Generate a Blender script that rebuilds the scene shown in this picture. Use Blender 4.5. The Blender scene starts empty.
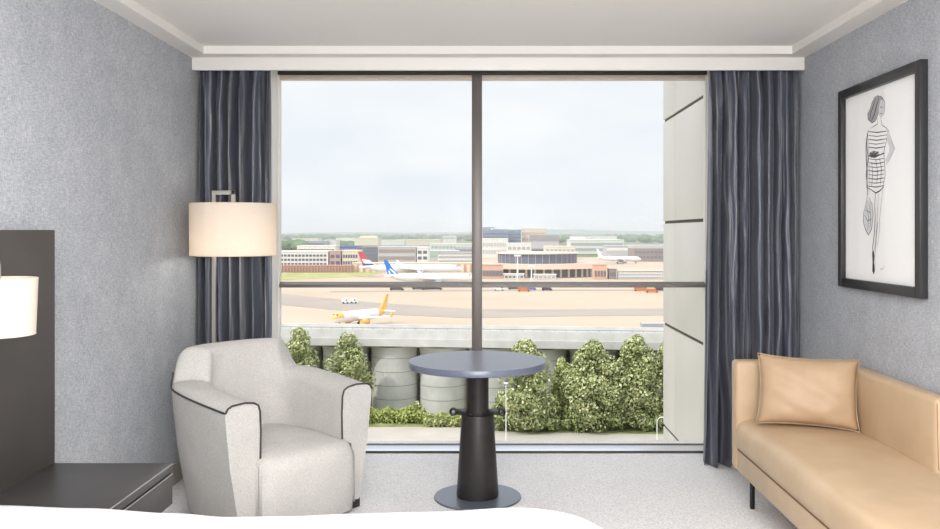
import bpy, bmesh, math, random
import numpy as np
from mathutils import Vector, Matrix
S = bpy.context.scene
COL = S.collection
PI = math.pi
F, CX, CY, EYE = 850.0, 490.0, 232.0, 1.45
def at(px, py, D):
    return Vector(((px - CX) * D / F, D, EYE - (py - CY) * D / F))

# ------------------------------------------------------------------ materials
def lin(c):
    c = c / 255.0
    return c / 12.92 if c <= 0.04045 else ((c + 0.055) / 1.055) ** 2.4
def rgb(r, g, b):
    return (lin(r), lin(g), lin(b), 1.0)
class N:
    def __init__(s, name):
        s.m = bpy.data.materials.new(name); s.m.use_nodes = True
        s.t = s.m.node_tree; s.t.nodes.clear()
        s.out = s.t.nodes.new('ShaderNodeOutputMaterial')
    def n(s, kind, **kw):
        nd = s.t.nodes.new(kind)
        for k, v in kw.items():
            if k.startswith('i_'):
                nd.inputs[k[2:].replace('_', ' ')].default_value = v
            else:
                setattr(nd, k, v)
        return nd
    def l(s, a, b): s.t.links.new(a, b)
    def bsdf(s, col, rough=0.6, metal=0.0, spec=0.5, sheen=0.0):
        b = s.n('ShaderNodeBsdfPrincipled')
        b.inputs['Base Color'].default_value = col
        b.inputs['Roughness'].default_value = rough
        b.inputs['Metallic'].default_value = metal
        b.inputs['Specular IOR Level'].default_value = spec
        b.inputs['Sheen Weight'].default_value = sheen
        s.l(b.outputs[0], s.out.inputs[0]); return b
    def coords(s, scale=(1, 1, 1), rot=(0, 0, 0), src='Object'):
        tc = s.n('ShaderNodeTexCoord'); mp = s.n('ShaderNodeMapping')
        mp.inputs['Scale'].default_value = scale; mp.inputs['Rotation'].default_value = rot
        s.l(tc.outputs[src], mp.inputs[0]); return mp.outputs[0]
    def noise(s, vec, scale, detail=2.0, rough=0.5, dist=0.0):
        t = s.n('ShaderNodeTexNoise'); t.inputs['Scale'].default_value = scale
        t.inputs['Detail'].default_value = detail; t.inputs['Roughness'].default_value = rough
        t.inputs['Distortion'].default_value = dist
        s.l(vec, t.inputs['Vector']); return t.outputs[0]
    def ramp(s, fac, stops):
        r = s.n('ShaderNodeValToRGB'); e = r.color_ramp.elements
        e[0].position, e[0].color = stops[0]; e[1].position, e[1].color = stops[-1]
        for p, c in stops[1:-1]:
            x = e.new(p); x.color = c
        s.l(fac, r.inputs[0]); return r.outputs[0]
    def math(s, op, a, b):
        m = s.n('ShaderNodeMath', operation=op)
        for i, v in enumerate((a, b)):
            if isinstance(v, (int, float)): m.inputs[i].default_value = v
            else: s.l(v, m.inputs[i])
        return m.outputs[0]
    def bump(s, b, h, strength=0.3, dist=0.002):
        bp = s.n('ShaderNodeBump'); bp.inputs['Strength'].default_value = strength
        bp.inputs['Distance'].default_value = dist
        s.l(h, bp.inputs['Height']); s.l(bp.outputs[0], b.inputs['Normal'])
def plain(name, r, g, b, rough=0.6, metal=0.0, spec=0.5, var=0.0, vscale=3.0):
    q = N(name); bs = q.bsdf(rgb(r, g, b), rough, metal, spec)
    if var > 0:
        f = q.noise(q.coords(), vscale, 4)
        lo = rgb(max(r - var, 0), max(g - var, 0), max(b - var, 0)); hi = rgb(min(r + var, 255), min(g + var, 255), min(b + var, 255))
        q.l(q.ramp(f, [(0.3, lo), (0.7, hi)]), bs.inputs['Base Color'])
    return q.m
def linen(name, dark, mid, light, s1, s2, plane='yz', bump=0.25, rough=0.85):
    """woven cloth: long threads in two crossed directions"""
    q = N(name); b = q.bsdf(rgb(*mid), rough, 0, 0.25)
    if plane == 'yz': a, c = (1, s1, s2), (1, s2, s1)
    elif plane == 'xy': a, c = (s1, s2, 1), (s2, s1, 1)
    else: a, c = (s1, s1, s2), (s2, s2, s1)
    n1 = q.noise(q.coords(a), 1.0, 2); n2 = q.noise(q.coords(c), 1.0, 2)
    n3 = q.noise(q.coords(), 9.0, 3)
    f = q.math('ADD', q.math('MULTIPLY', n1, 0.45), q.math('MULTIPLY', n2, 0.4))
    f = q.math('ADD', f, q.math('MULTIPLY', n3, 0.15))
    q.l(q.ramp(f, [(0.36, rgb(*dark)), (0.5, rgb(*mid)), (0.64, rgb(*light))]), b.inputs['Base Color'])
    q.bump(b, f, bump, 0.002); return q.m

M = {}
M['wallpaper'] = linen('blue_grey_linen_wallpaper', (148, 152, 159), (168, 172, 178), (194, 196, 200), 40, 230)
M['ceiling'] = plain('white_ceiling_paint', 226, 223, 219, 0.85, spec=0.2)
M['white_paint'] = plain('white_trim_paint', 226, 223, 219, 0.5)
M['skirting'] = plain('taupe_skirting_wood', 178, 170, 158, 0.5, var=6, vscale=12)
def carpet():
    q = N('pale_grey_carpet'); b = q.bsdf(rgb(205, 204, 205), 0.95, 0, 0.1, 0.1)
    n1 = q.noise(q.coords((95, 70, 1)), 1.0, 1)
    v = q.n('ShaderNodeTexVoronoi'); v.inputs['Scale'].default_value = 1.0
    q.l(q.coords((80, 80, 80)), v.inputs['Vector'])
    n3 = q.noise(q.coords(), 2.2, 3)
    f = q.math('ADD', q.math('MULTIPLY', n1, 0.5), q.math('MULTIPLY', v.outputs['Distance'], 0.35))
    f = q.math('ADD', f, q.math('MULTIPLY', n3, 0.15))
    q.l(q.ramp(f, [(0.3, rgb(186, 185, 187)), (0.45, rgb(213, 212, 213)), (0.7, rgb(229, 228, 228))]), b.inputs['Base Color'])
    q.bump(b, f, 0.5, 0.004); return q.m
M['carpet'] = carpet()
M['chair_fabric'] = linen('pale_grey_woven_upholstery', (174, 172, 169), (190, 188, 185), (204, 202, 200), 110, 340, 'xz', 0.25)
M['piping'] = plain('dark_brown_piping', 62, 56, 54, 0.6)
M['dark_wood'] = plain('black_brown_wood', 38, 32, 30, 0.4)
def leather(name, c, wr=0.42):
    q = N(name); b = q.bsdf(rgb(*c), wr, 0, 0.45)
    n = q.noise(q.coords(), 160, 3); n2 = q.noise(q.coords(), 6, 3)
    r, g, bb = c
    q.l(q.ramp(n2, [(0.3, rgb(r - 6, g - 7, bb - 8)), (0.7, rgb(r + 5, g + 5, bb + 5))]), b.inputs['Base Color'])
    h = q.math('ADD', q.math('MULTIPLY', n, 0.25), q.math('MULTIPLY', n2, 1.0))
    q.bump(b, h, 0.16, 0.004); return q.m
M['leather'] = leather('tan_leather', (188, 164, 135))
M['pillow_leather'] = leather('honey_tan_leather', (176, 150, 122), 0.5)
M['seam'] = plain('brown_seam_thread', 120, 86, 56, 0.7)
M['black_metal'] = plain('black_powder_coated_metal', 24, 23, 24, 0.4)
def steel(name, r, g, b, rough):
    q = N(name); bs = q.bsdf(rgb(r, g, b), rough, 0.35, 0.5)
    n = q.noise(q.coords(), 30, 2)
    q.l(q.ramp(n, [(0.3, rgb(r - 3, g - 3, b - 3)), (0.7, rgb(r + 3, g + 3, b + 3))]), bs.inputs['Base Color']); return q.m
M['table_metal'] = steel('charcoal_table_metal', 46, 43, 44, 0.45)
M['table_top'] = plain('charcoal_table_laminate', 100, 106, 124, 0.28, spec=0.6, var=3, vscale=20)
M['base_plate'] = plain('grey_satin_base_plate', 108, 114, 126, 0.35, metal=0.4)
M['chrome'] = plain('brushed_nickel', 205, 200, 194, 0.28, metal=0.9)
def shade_mat():
    q = N('cream_lampshade_cloth')
    d = q.n('ShaderNodeBsdfDiffuse'); d.inputs[0].default_value = rgb(250, 244, 238)
    t = q.n('ShaderNodeBsdfTranslucent'); t.inputs[0].default_value = rgb(252, 240, 224)
    m = q.n('ShaderNodeMixShader'); m.inputs[0].default_value = 0.45
    n = q.noise(q.coords((60, 60, 260)), 1.0, 2)
    q.l(q.ramp(n, [(0.3, rgb(228, 221, 213)), (0.7, rgb(237, 231, 224))]), d.inputs[0])
    q.l(d.outputs[0], m.inputs[1]); q.l(t.outputs[0], m.inputs[2]); q.l(m.outputs[0], q.out.inputs[0]); return q.m
M['shade'] = shade_mat()
M['bulb'] = plain('frosted_bulb', 250, 245, 235, 0.3)
def curtain_mat():
    q = N('slate_blue_curtain_cloth'); b = q.bsdf(rgb(84, 88, 102), 0.42, 0, 0.5, 0.15)
    w = q.n('ShaderNodeTexWave', wave_type='BANDS', bands_direction='X')
    w.inputs['Scale'].default_value = 9.0; w.inputs['Distortion'].default_value = 5.0
    w.inputs['Detail'].default_value = 1.5; w.inputs['Detail Scale'].default_value = 0.6
    q.l(q.coords((1, 0.0, 0.33)), w.inputs['Vector'])
    n = q.noise(q.coords((3, 3, 1)), 4, 3)
    c1 = q.ramp(w.outputs[1], [(0.0, rgb(68, 73, 86)), (0.85, rgb(80, 85, 98)), (0.97, rgb(120, 122, 130))])
    q.l(c1, b.inputs['Base Color'])
    h = q.math('ADD', q.math('MULTIPLY', w.outputs[1], 0.5), n)
    q.bump(b, h, 0.6, 0.016); return q.m
M['curtain'] = curtain_mat()
M['headboard'] = plain('grey_brown_matt_panel', 66, 62, 59, 0.5, var=3, vscale=5)
M['nightstand'] = plain('charcoal_oak_veneer', 62, 60, 61, 0.38, var=4, vscale=14)
M['edge'] = plain('pale_edge_highlight', 175, 172, 170, 0.35, metal=0.5)  # pale colour standing in for light caught on the nightstand edges
M['bed_white'] = plain('white_bed_linen', 204, 204, 210, 0.85, spec=0.2)
M['mattress'] = plain('white_mattress_ticking', 232, 230, 226, 0.9)
M['frame_black'] = plain('satin_black_picture_frame', 44, 44, 46, 0.38)
M['paper'] = plain('white_art_paper', 250, 250, 250, 0.8, spec=0.2)
M['ink'] = plain('black_ink', 74, 74, 77, 0.8)
M['ink_grey'] = plain('grey_ink_wash', 166, 166, 168, 0.8)
M['ink_pale'] = plain('pale_grey_ink_wash', 218, 219, 221, 0.8)
M['window_metal'] = plain('grey_brown_window_aluminium', 104, 98, 95, 0.4, metal=0.3)
M['window_dark'] = plain('dark_window_gasket', 60, 56, 54, 0.5)
M['ledge'] = plain('satin_aluminium_ledge', 215, 218, 226, 0.28, metal=0.7)
M['beige_metal'] = plain('beige_blind_box', 200, 188, 172, 0.5)
def glass(name, k, tint):
    q = N(name)
    t = q.n('ShaderNodeBsdfTransparent'); t.inputs[0].default_value = tint
    g = q.n('ShaderNodeBsdfGlossy'); g.inputs['Roughness'].default_value = 0.0
    fr = q.n('ShaderNodeFresnel'); fr.inputs[0].default_value = 1.5
    m = q.n('ShaderNodeMixShader'); q.l(q.math('MULTIPLY', fr.outputs[0], k), m.inputs[0])
    q.l(t.outputs[0], m.inputs[1]); q.l(g.outputs[0], m.inputs[2]); q.l(m.outputs[0], q.out.inputs[0]); return q.m
M['glass'] = glass('coated_window_glass', .035, (.97, .98, .975, 1)); M['art_glass'] = glass('museum_picture_glass', .05, (.985, .985, .985, 1))
M['fin'] = plain('cream_cladding_panel', 222, 217, 207, 0.4, var=3, vscale=1.5)
M['joint'] = plain('dark_cladding_joint', 92, 82, 70, 0.8)
# outdoors
M['apron'] = plain('pale_concrete_apron', 184, 166, 147, 0.9, spec=0.2, var=6, vscale=0.02)
M['taxiway'] = plain('grey_asphalt_taxiway', 160, 149, 140, 0.9, spec=0.2, var=5, vscale=0.03)
M['road'] = plain('pale_tarmac', 178, 171, 162, 0.9, spec=0.2, var=6, vscale=0.2)
M['dry_grass'] = plain('dry_olive_grass', 162, 160, 106, 0.95, spec=0.1, var=12, vscale=0.08)
M['lawn'] = plain('green_verge_grass', 128, 134, 88, 0.95, spec=0.1, var=20, vscale=0.4)
M['field'] = plain('mixed_green_land', 110, 122, 84, 0.95, spec=0.1, var=20, vscale=0.006)
M['wood_canopy'] = plain('green_woodland_canopy', 92, 112, 76, 0.95, spec=0.1, var=22, vscale=0.02)
M['hill_far'] = plain('wooded_far_hill', 92, 110, 92, 0.95, spec=0.1, var=10, vscale=0.003)
M['leaf_a'] = plain('olive_green_leaf', 166, 172, 116, 0.6)
M['leaf_b'] = plain('mid_green_leaf', 138, 150, 100, 0.6)
M['leaf_c'] = plain('pale_yellow_green_leaf', 198, 198, 150, 0.6)
M['hedge_a'] = plain('bright_hedge_leaf', 176, 186, 104, 0.6)
M['bark'] = plain('grey_brown_bark', 96, 84, 70, 0.9)
M['concrete'] = plain('pale_weathered_concrete', 200, 198, 194, 0.85, spec=0.2, var=9, vscale=0.35)
M['concrete_joint'] = plain('grey_concrete_joint', 140, 140, 138, 0.9)
M['rail'] = plain('grey_steel_rail', 140, 142, 146, 0.5)
WALLC = dict(white=(228, 225, 218), cream=(226, 214, 192), pink=(190, 160, 150), grey=(172, 172, 174), dark=(120, 120, 126),
             blue=(138, 148, 174), brown=(152, 140, 132), brick=(198, 146, 130), orange=(226, 178, 152), lgrey=(188, 188, 190), green=(150, 190, 160), roofgrey=(150, 148, 148), roofblue=(84, 100, 160),
             terra=(214, 178, 158), glassb=(108, 116, 134))
for k, c in WALLC.items(): M['w_' + k] = plain(k + '_building_face', *c, 0.7, spec=0.3)  # several faces lightened so their colour carries part of the distance haze
M['win_dark'] = plain('dark_window_glass', 92, 99, 114, 0.25)
M['plane_white'] = plain('white_aircraft_paint', 236, 236, 238, 0.35)
M['plane_orange'] = plain('orange_aircraft_paint', 238, 182, 100, 0.4)
M['plane_blue'] = plain('blue_aircraft_paint', 42, 124, 208, 0.4)
M['plane_red'] = plain('red_aircraft_paint', 206, 66, 74, 0.4)
M['plane_navy'] = plain('navy_aircraft_paint', 58, 72, 124, 0.4)
M['engine'] = plain('grey_engine_metal', 160, 160, 165, 0.4)
M['tyre'] = plain('black_rubber', 30, 30, 32, 0.8)
M['van_white'] = plain('white_vehicle_paint', 232, 232, 232, 0.4)
M['van_orange'] = plain('orange_vehicle_paint', 200, 120, 66, 0.4)
M['van_dark'] = plain('dark_vehicle_paint', 70, 66, 66, 0.4)
M['van_blue'] = plain('blue_vehicle_paint', 90, 130, 190, 0.4)

# ------------------------------------------------------------------ mesh helpers
class MB:
    def __init__(s): s.v = []; s.f = []; s.mi = []
    def add(s, vs, fs, mi=0):
        o = len(s.v); s.v += [tuple(v) for v in vs]
        for f in fs: s.f.append(tuple(i + o for i in f)); s.mi.append(mi)
    def frombm(s, bm, mi=0):
        bm.verts.ensure_lookup_table(); bm.verts.index_update()
        s.add([v.co[:] for v in bm.verts], [[v.index for v in f.verts] for f in bm.faces], mi); bm.free()
    def box(s, x0, x1, y0, y1, z0, z1, bev=0.0, seg=2, mi=0, mat=None):
        bm = bmesh.new(); bmesh.ops.create_cube(bm, size=1)
        for v in bm.verts:
            v.co = ((x0 + x1) / 2 + v.co.x * (x1 - x0), (y0 + y1) / 2 + v.co.y * (y1 - y0), (z0 + z1) / 2 + v.co.z * (z1 - z0))
        if bev > 0:
            bmesh.ops.bevel(bm, geom=bm.edges[:], offset=bev, segments=seg, affect='EDGES', profile=0.5)
        if mat is not None: bmesh.ops.transform(bm, matrix=mat, verts=bm.verts)
        s.frombm(bm, mi); return s
    def lathe(s, prof, c=(0, 0, 0), seg=32, mi=0, mat=None, cap=True):
        vs = []; fs = []
        for r, z in prof:
            for k in range(seg):
                a = 2 * PI * k / seg; vs.append(Vector((c[0] + r * math.cos(a), c[1] + r * math.sin(a), c[2] + z)))
        for i in range(len(prof) - 1):
            for k in range(seg):
                k2 = (k + 1) % seg; fs.append((i * seg + k, i * seg + k2, (i + 1) * seg + k2, (i + 1) * seg + k))
        if cap:
            fs.append(tuple(reversed(range(seg)))); fs.append(tuple((len(prof) - 1) * seg + k for k in range(seg)))
        if mat is not None: vs = [mat @ v for v in vs]
        s.add(vs, fs, mi); return s
    def tube(s, pts, r, seg=10, mi=0, closed=False):
        pts = [Vector(p) for p in pts]; n = len(pts); vs = []; fs = []; up = None
        for i, p in enumerate(pts):
            a = pts[(i - 1) % n] if (closed or i > 0) else p; b = pts[(i + 1) % n] if (closed or i < n - 1) else p
            t = (b - a).normalized()
            if up is None:
                up = Vector((0, 0, 1)) if abs(t.z) < 0.9 else Vector((1, 0, 0))
            e1 = (up - t * up.dot(t)).normalized(); e2 = t.cross(e1); up = e1
            rr = r[i] if isinstance(r, (list, tuple)) else r
            for k in range(seg):
                an = 2 * PI * k / seg; vs.append(p + (e1 * math.cos(an) + e2 * math.sin(an)) * rr)
        m = n if closed else n - 1
        for i in range(m):
            j = (i + 1) % n
            for k in range(seg):
                k2 = (k + 1) % seg; fs.append((i * seg + k, i * seg + k2, j * seg + k2, j * seg + k))
        if not closed:
            fs.append(tuple(reversed(range(seg)))); fs.append(tuple((n - 1) * seg + k for k in range(seg)))
        s.add(vs, fs, mi); return s
    def prism(s, poly, axis, a0, a1, mi=0):
        """polygon (2-D) extruded along an axis"""
        def P(u, v, a): return {'x': (a, u, v), 'y': (u, a, v), 'z': (u, v, a)}[axis]
        n = len(poly); vs = [P(u, v, a0) for u, v in poly] + [P(u, v, a1) for u, v in poly]
        fs = [tuple(range(n))[::-1], tuple(range(n, 2 * n))] + [(i, (i + 1) % n, n + (i + 1) % n, n + i) for i in range(n)]
        s.add(vs, fs, mi); return s
    def build(s, name, mats, parent=None, smooth=True, ang=35, subsurf=0, recalc=True):
        me = bpy.data.meshes.new(name); me.from_pydata(s.v, [], s.f)
        if not isinstance(mats, (list, tuple)): mats = [mats]
        for m in mats: me.materials.append(M[m] if isinstance(m, str) else m)
        if len(mats) > 1: me.polygons.foreach_set('material_index', s.mi)
        if recalc:
            bm = bmesh.new(); bm.from_mesh(me); bmesh.ops.recalc_face_normals(bm, faces=bm.faces); bm.to_mesh(me); bm.free()
        if smooth:
            me.polygons.foreach_set('use_smooth', [True] * len(me.polygons))
            me.set_sharp_from_angle(angle=math.radians(ang))
        me.update()
        o = bpy.data.objects.new(name, me); COL.objects.link(o)
        if parent is not None: o.parent = parent
        if subsurf:
            md = o.modifiers.new('smooth', 'SUBSURF'); md.levels = subsurf; md.render_levels = subsurf
        return o
def tag(o, label, cat, group=None, kind=None):
    o['label'] = label; o['category'] = cat
    if group: o['group'] = group
    if kind: o['kind'] = kind
    return o
def thing(name, label, cat, loc=(0, 0, 0), rz=0.0, group=None):
    o = bpy.data.objects.new(name, None); COL.objects.link(o); o.empty_display_size = 0.1
    o.location = loc; o.rotation_euler = (0, 0, rz); return tag(o, label, cat, group)
def struct(o):
    o['kind'] = 'structure'; return o
def part_label(o, t): o['label'] = t; return o

# ------------------------------------------------------------------ room shell
XL, XR, YB, YW = -1.82, 1.92, -2.2, 5.57       # left / right wall, back wall, face of the window wall
ZB, ZC = 2.513, 2.56                           # ceiling border, raised middle
YP = 5.18                                      # pelmet face
struct(MB().box(XL - .15, XR + .15, YB - .15, 5.90, -0.2, 0.0).build('floor', 'carpet'))
struct(MB().box(XL - .15, XL, YB, YW, 0, 2.8).build('wall_left', 'wallpaper'))
struct(MB().box(XR, XR + .15, YB, YW, 0, 2.8).build('wall_right', 'wallpaper'))
struct(MB().box(XL - .15, XR + .15, YB - .15, YB, 0, 2.8).build('wall_back', 'wallpaper'))
c = MB().box(XL, XR, YB, YW, ZC, 2.8)
c.box(XL, XL + .112, YB, 5.07, ZB, ZC); c.box(XR - .118, XR, YB, 5.07, ZB, ZC); c.box(XL, XR, 5.07, YP, ZB, ZC)
struct(c.build('ceiling', 'ceiling', smooth=False))
# outer wall of the building around the opening
W0, W1, ZH = -1.43, 1.462, 2.56
w = MB().box(-14, W0, YW, 5.80, -33, 9).box(W1, 14, YW, 5.80, -33, 9).box(W0, W1, YW, 5.80, ZH, 9).box(W0, W1, YW, 5.80, -33, -0.2)
struct(w.build('wall_window', 'white_paint', smooth=False))
p = MB().box(XL + .002, XR - .002, YP, YP + .025, 2.437, ZC, 0.003)
struct(p.build('trim_pelmet', 'white_paint'))
struct(MB().box(XL, XL + .014, YB, YW, 0, .12, .003).build('baseboard_left', 'skirting'))
struct(MB().box(XR - .014, XR, YB, YW, 0, .12, .003).build('baseboard_right', 'skirting'))

# window: head, mullion, transom, four panes, ledge
win = bpy.data.objects.new('window_1', None); COL.objects.link(win); win.location = (0, 5.75, 0); struct(win)
def wl(mb, name, mat, **k): return mb.build(name, mat, win, **k)
wl(MB().box(W0, W1, -.03, .03, 2.508, ZH, .004), 'head_frame', 'window_dark')
wl(MB().box(W0, W1, -.012, .035, .0, .012, .003), 'bottom_frame', 'window_dark')
wl(MB().box(W0, W0 + .012, -.025, .03, .012, 2.508), 'side_frame', 'white_paint')
wl(MB().box(W1 - .012, W1, -.025, .03, .012, 2.508), 'side_frame', 'white_paint')
mx0, mx1 = (471.8 - CX) * 5.72 / F, (482 - CX) * 5.72 / F
wl(MB().box(mx0, mx1, -.035, .03, .012, 2.508, .003), 'mullion', 'window_metal')
tz0, tz1 = EYE - 55.6 * 5.71 / F, EYE - 50 * 5.74 / F
wl(MB().prism([(-.035, tz0), (.03, tz0), (.03, tz1), (.0, tz1), (-.035, tz1 - .016)], 'x', W0 + .012, mx0), 'transom', 'window_metal', smooth=False)
wl(MB().prism([(-.035, tz0), (.03, tz0), (.03, tz1), (.0, tz1), (-.035, tz1 - .016)], 'x', mx1, W1 - .012), 'transom', 'window_metal', smooth=False)
for (a, b) in ((W0 + .012, mx0), (mx1, W1 - .012)):
    for (z0, z1) in ((.012, tz0), (tz1, 2.476)):
        gm = MB(); gm.add([(a, 0, z0), (b, 0, z0), (b, 0, z1), (a, 0, z1)], [(0, 1, 2, 3)])
        wl(gm, 'pane', 'glass', smooth=False)
wl(MB().box(W0 + .012, W1 - .012, -.022, .022, 2.476, 2.508, .002), 'blind_box', 'beige_metal')
led = MB().box(W0, W1, 5.578, 5.73, .0, .012, .002)
struct(led.build('trim_ledge', 'ledge'))
lip = MB().box(W0, W1, 5.571, 5.578, 0, .014)
struct(lip.build('trim_ledge_lip', 'window_dark'))

# cladding fin of the neighbouring facade, outside at the right
fin = bpy.data.objects.new('wall_fin', None); COL.objects.link(fin); struct(fin)
fz = [-4.2, -3.35, -2.45, EYE - 1.67, EYE - .79, EYE + .083, EYE + .955, EYE + 1.83, 5.0]
for i in range(len(fz) - 1):
    for (y0, y1) in ((5.83, 6.885), (6.895, 7.36)):
        MB().box(1.50, 1.62, y0, y1, fz[i] + .012, fz[i + 1] - .012, .004).build('cladding_panel', 'fin', fin)
MB().box(1.512, 1.60, 5.82, 7.345, -4.2, 5.0).build('backing', 'joint', fin)

# ------------------------------------------------------------------ curtains
def curtain(name, label, x0, x1, y, folds, seed, bot_shift):
    rnd = random.Random(seed); root = thing(name, label, 'curtain', ((x0 + x1) / 2, y, 0))
    nx, nz = folds * 18, 46; xc = (x0 + x1) / 2; w = x1 - x0
    ph = [rnd.uniform(-.5, .5) for _ in range(folds + 2)]; am = [rnd.uniform(.65, 1.2) for _ in range(folds + 2)]
    vs = []; z1 = 2.50
    for j in range(nz + 1):
        z = .006 + (z1 - .006) * j / nz; top = max(0, (z - 2.30) / .2)
        for i in range(nx + 1):
            u = i / nx; k = u * folds; ki = int(min(k, folds - 1)); fr = k - ki
            a = am[ki] * (1 - fr) + am[ki + 1] * fr; p = ph[ki] * (1 - fr) + ph[ki + 1] * fr
            sway = .9 * math.sin(z * 1.3 + ki * .7 + seed) * .35
            d = .074 * a * (1 - .55 * top) * math.sin(2 * PI * (k + .35 * p + .25 * sway)) 
            d += .019 * (1 - .4 * top) * math.sin(2 * PI * (k * 2.3 + p) + z * .9 + .6 * sway) + top * .008 * math.sin(2 * PI * k * 4)
            d += .004 * math.sin(9 * z + 31 * u + 3 * math.sin(5 * z + k))
            spread = 1 + bot_shift * (1 - z / z1) ** 2
            x = (u - .5) * w
            if bot_shift > 0: x = -w / 2 - (bot_shift * w * .05) * (1 - z / z1) ** 2 + u * (w + (bot_shift * w * .05) * (1 - z / z1) ** 2)
            x += .010 * math.sin(4 * PI * k + z) * (1 - top)
            vs.append((x, d, z))
    fs = [(j * (nx + 1) + i, j * (nx + 1) + i + 1, (j + 1) * (nx + 1) + i + 1, (j + 1) * (nx + 1) + i) for j in range(nz) for i in range(nx)]
    m = MB(); m.add(vs, fs); o = m.build('drape', 'curtain', root, ang=180)
    sd = o.modifiers.new('cloth', 'SOLIDIFY'); sd.thickness = .004
    MB().box(-w / 2, w / 2, -.006, .006, 2.50, 2.525, .003).build('curtain_track', 'white_paint', root)
    return root
curtain('curtain', 'slate blue curtain gathered at the left of the window behind the floor lamp', -1.80, -1.356, 5.295, 6, 3, 0)
curtain('curtain', 'slate blue curtain gathered at the right of the window behind the tan sofa', 1.356, 1.905, 5.292, 7, 8, 1.0)

# ------------------------------------------------------------------ headboard, nightstand, bed, bedside lamp
MBh = MB().box(XL + .002, -1.76, .35, 3.44, .12, 1.458, .003)
tag(MBh.build('headboard_panel', 'headboard'), 'tall dark grey brown headboard panel fixed to the left wall', 'headboard')
ns = thing('nightstand', 'low charcoal floating nightstand under the headboard panel by the bed', 'nightstand', (-1.53, 3.02, .35))
def nsp(x0, x1, y0, y1, z0, z1): return (x0 + 1.53, x1 + 1.53, y0 - 3.02, y1 - 3.02, z0 - .35, z1 - .35)
MB().box(*nsp(-1.7602, -1.30, 2.65, 3.432, .35, .476), .002).build('carcass', 'nightstand', ns)
MB().box(*nsp(-1.7602, -1.284, 2.64, 3.44, .482, .515), .0015).build('top_panel', 'nightstand', ns)
MB().box(*nsp(-1.757, -1.31, 2.66, 3.425, .476, .482)).build('shadow_gap', 'window_dark', ns)
MB().box(*nsp(-1.299, -1.284, 2.645, 3.438, .352, .475), .0015).build('drawer_front', 'nightstand', ns)
e1 = MB().box(*nsp(-1.2845, -1.2825, 2.64, 3.44, .511, .5155)).build('highlight_strip', 'edge', ns); part_label(e1, 'pale strip painted as an edge highlight')  # both strips paint the highlight along the nightstand's front edges
e2 = MB().box(*nsp(-1.2845, -1.2825, 2.645, 3.438, .4705, .475)).build('highlight_strip', 'edge', ns); part_label(e2, 'pale strip painted as an edge highlight')

bed = thing('bed', 'bed with a white duvet along the bottom edge of the picture', 'bed', (-.7, 1.7, 0))
MB().box(-1.055, .92, -.85, .82, .06, .30, .01).build('bed_base', 'headboard', bed)
MB().box(-1.05, .94, -.87, .84, .30, .53, .05, 4).build('mattress', 'mattress', bed)
for sx in (-.95, .82):
    for sy in (-.75, .72): MB().box(sx - .03, sx + .03, sy - .03, sy + .03, 0, .06).build('leg', 'dark_wood', bed)
def duvet():
    nx, ny = 90, 70; vs = []
    hx = [(-1.76, .612), (-1.5, .609), (-1.22, .600), (-.95, .585), (-.8, .574), (-.62, .576), (-.4, .584), (-.16, .590), (.08, .602), (.22, .600), (.36, .590)]
    def prof(x):
        for (a, ya), (b, yb) in zip(hx, hx[1:]):
            if x <= b:
                t = max(0, (x - a) / (b - a)); t = t * t * (3 - 2 * t); return ya + (yb - ya) * t
        return hx[-1][1]
    X0, X1, Y0, Y1, R = -1.757, .385, .80, 2.615, .30
    for j in range(ny + 1):
        for i in range(nx + 1):
            # outer ring of the grid hangs down the sides
            u = i / nx; v = j / ny
            x = X0 + (X1 - X0) * u; y = Y0 + (Y1 - Y0) * v
            dx = max(0, x - (X1 - R)); dy = max(0, y - (Y1 - R)); 
            if dx > 0 and dy > 0:
                # square corner to rounded corner
                m = max(dx, dy); r = math.hypot(dx, dy); x = X1 - R + dx * m / r; y = Y1 - R + dy * m / r
            e = min(X1 - x if dx <= 0 or dy <= 0 else 9, 9)
            ddx = max(0, x - (X1 - R)); ddy = max(0, y - (Y1 - R)); d = R - (math.hypot(ddx, ddy) if ddx > 0 and ddy > 0 else max(ddx, ddy))
            d = max(0, d)
            z = prof(x) + .006 * math.sin(3.1 * x + 2 * y) * (y < 2.4) + .004 * math.sin(8 * y + 3 * x)*max(0,1-(y-1.9)/.5 if y>1.9 else 1)
            if d < .06: z -= .05 * (1 - d / .06) ** 2
            vs.append((x + .7, y - 1.7, z + .018))
    W = nx + 1
    fs = [(j * W + i, j * W + i + 1, (j + 1) * W + i + 1, (j + 1) * W + i) for j in range(ny) for i in range(nx)]
    # skirts hanging at the foot and the window side
    edge = [j * W + nx for j in range(ny + 1)] + [ny * W + i for i in range(nx - 1, -1, -1)]
    base = len(vs)
    for q, idx in enumerate(edge):
        x, y, z = vs[idx]; vs.append((x + .004 * math.sin(q * .5), y + .004 * math.sin(q * .6), .27))
    for q in range(len(edge) - 1): fs.append((edge[q], edge[q + 1], base + q + 1, base + q))
    m = MB(); m.add(vs, fs); o = m.build('duvet', 'bed_white', bed, ang=80)
    return o
duvet()

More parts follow.
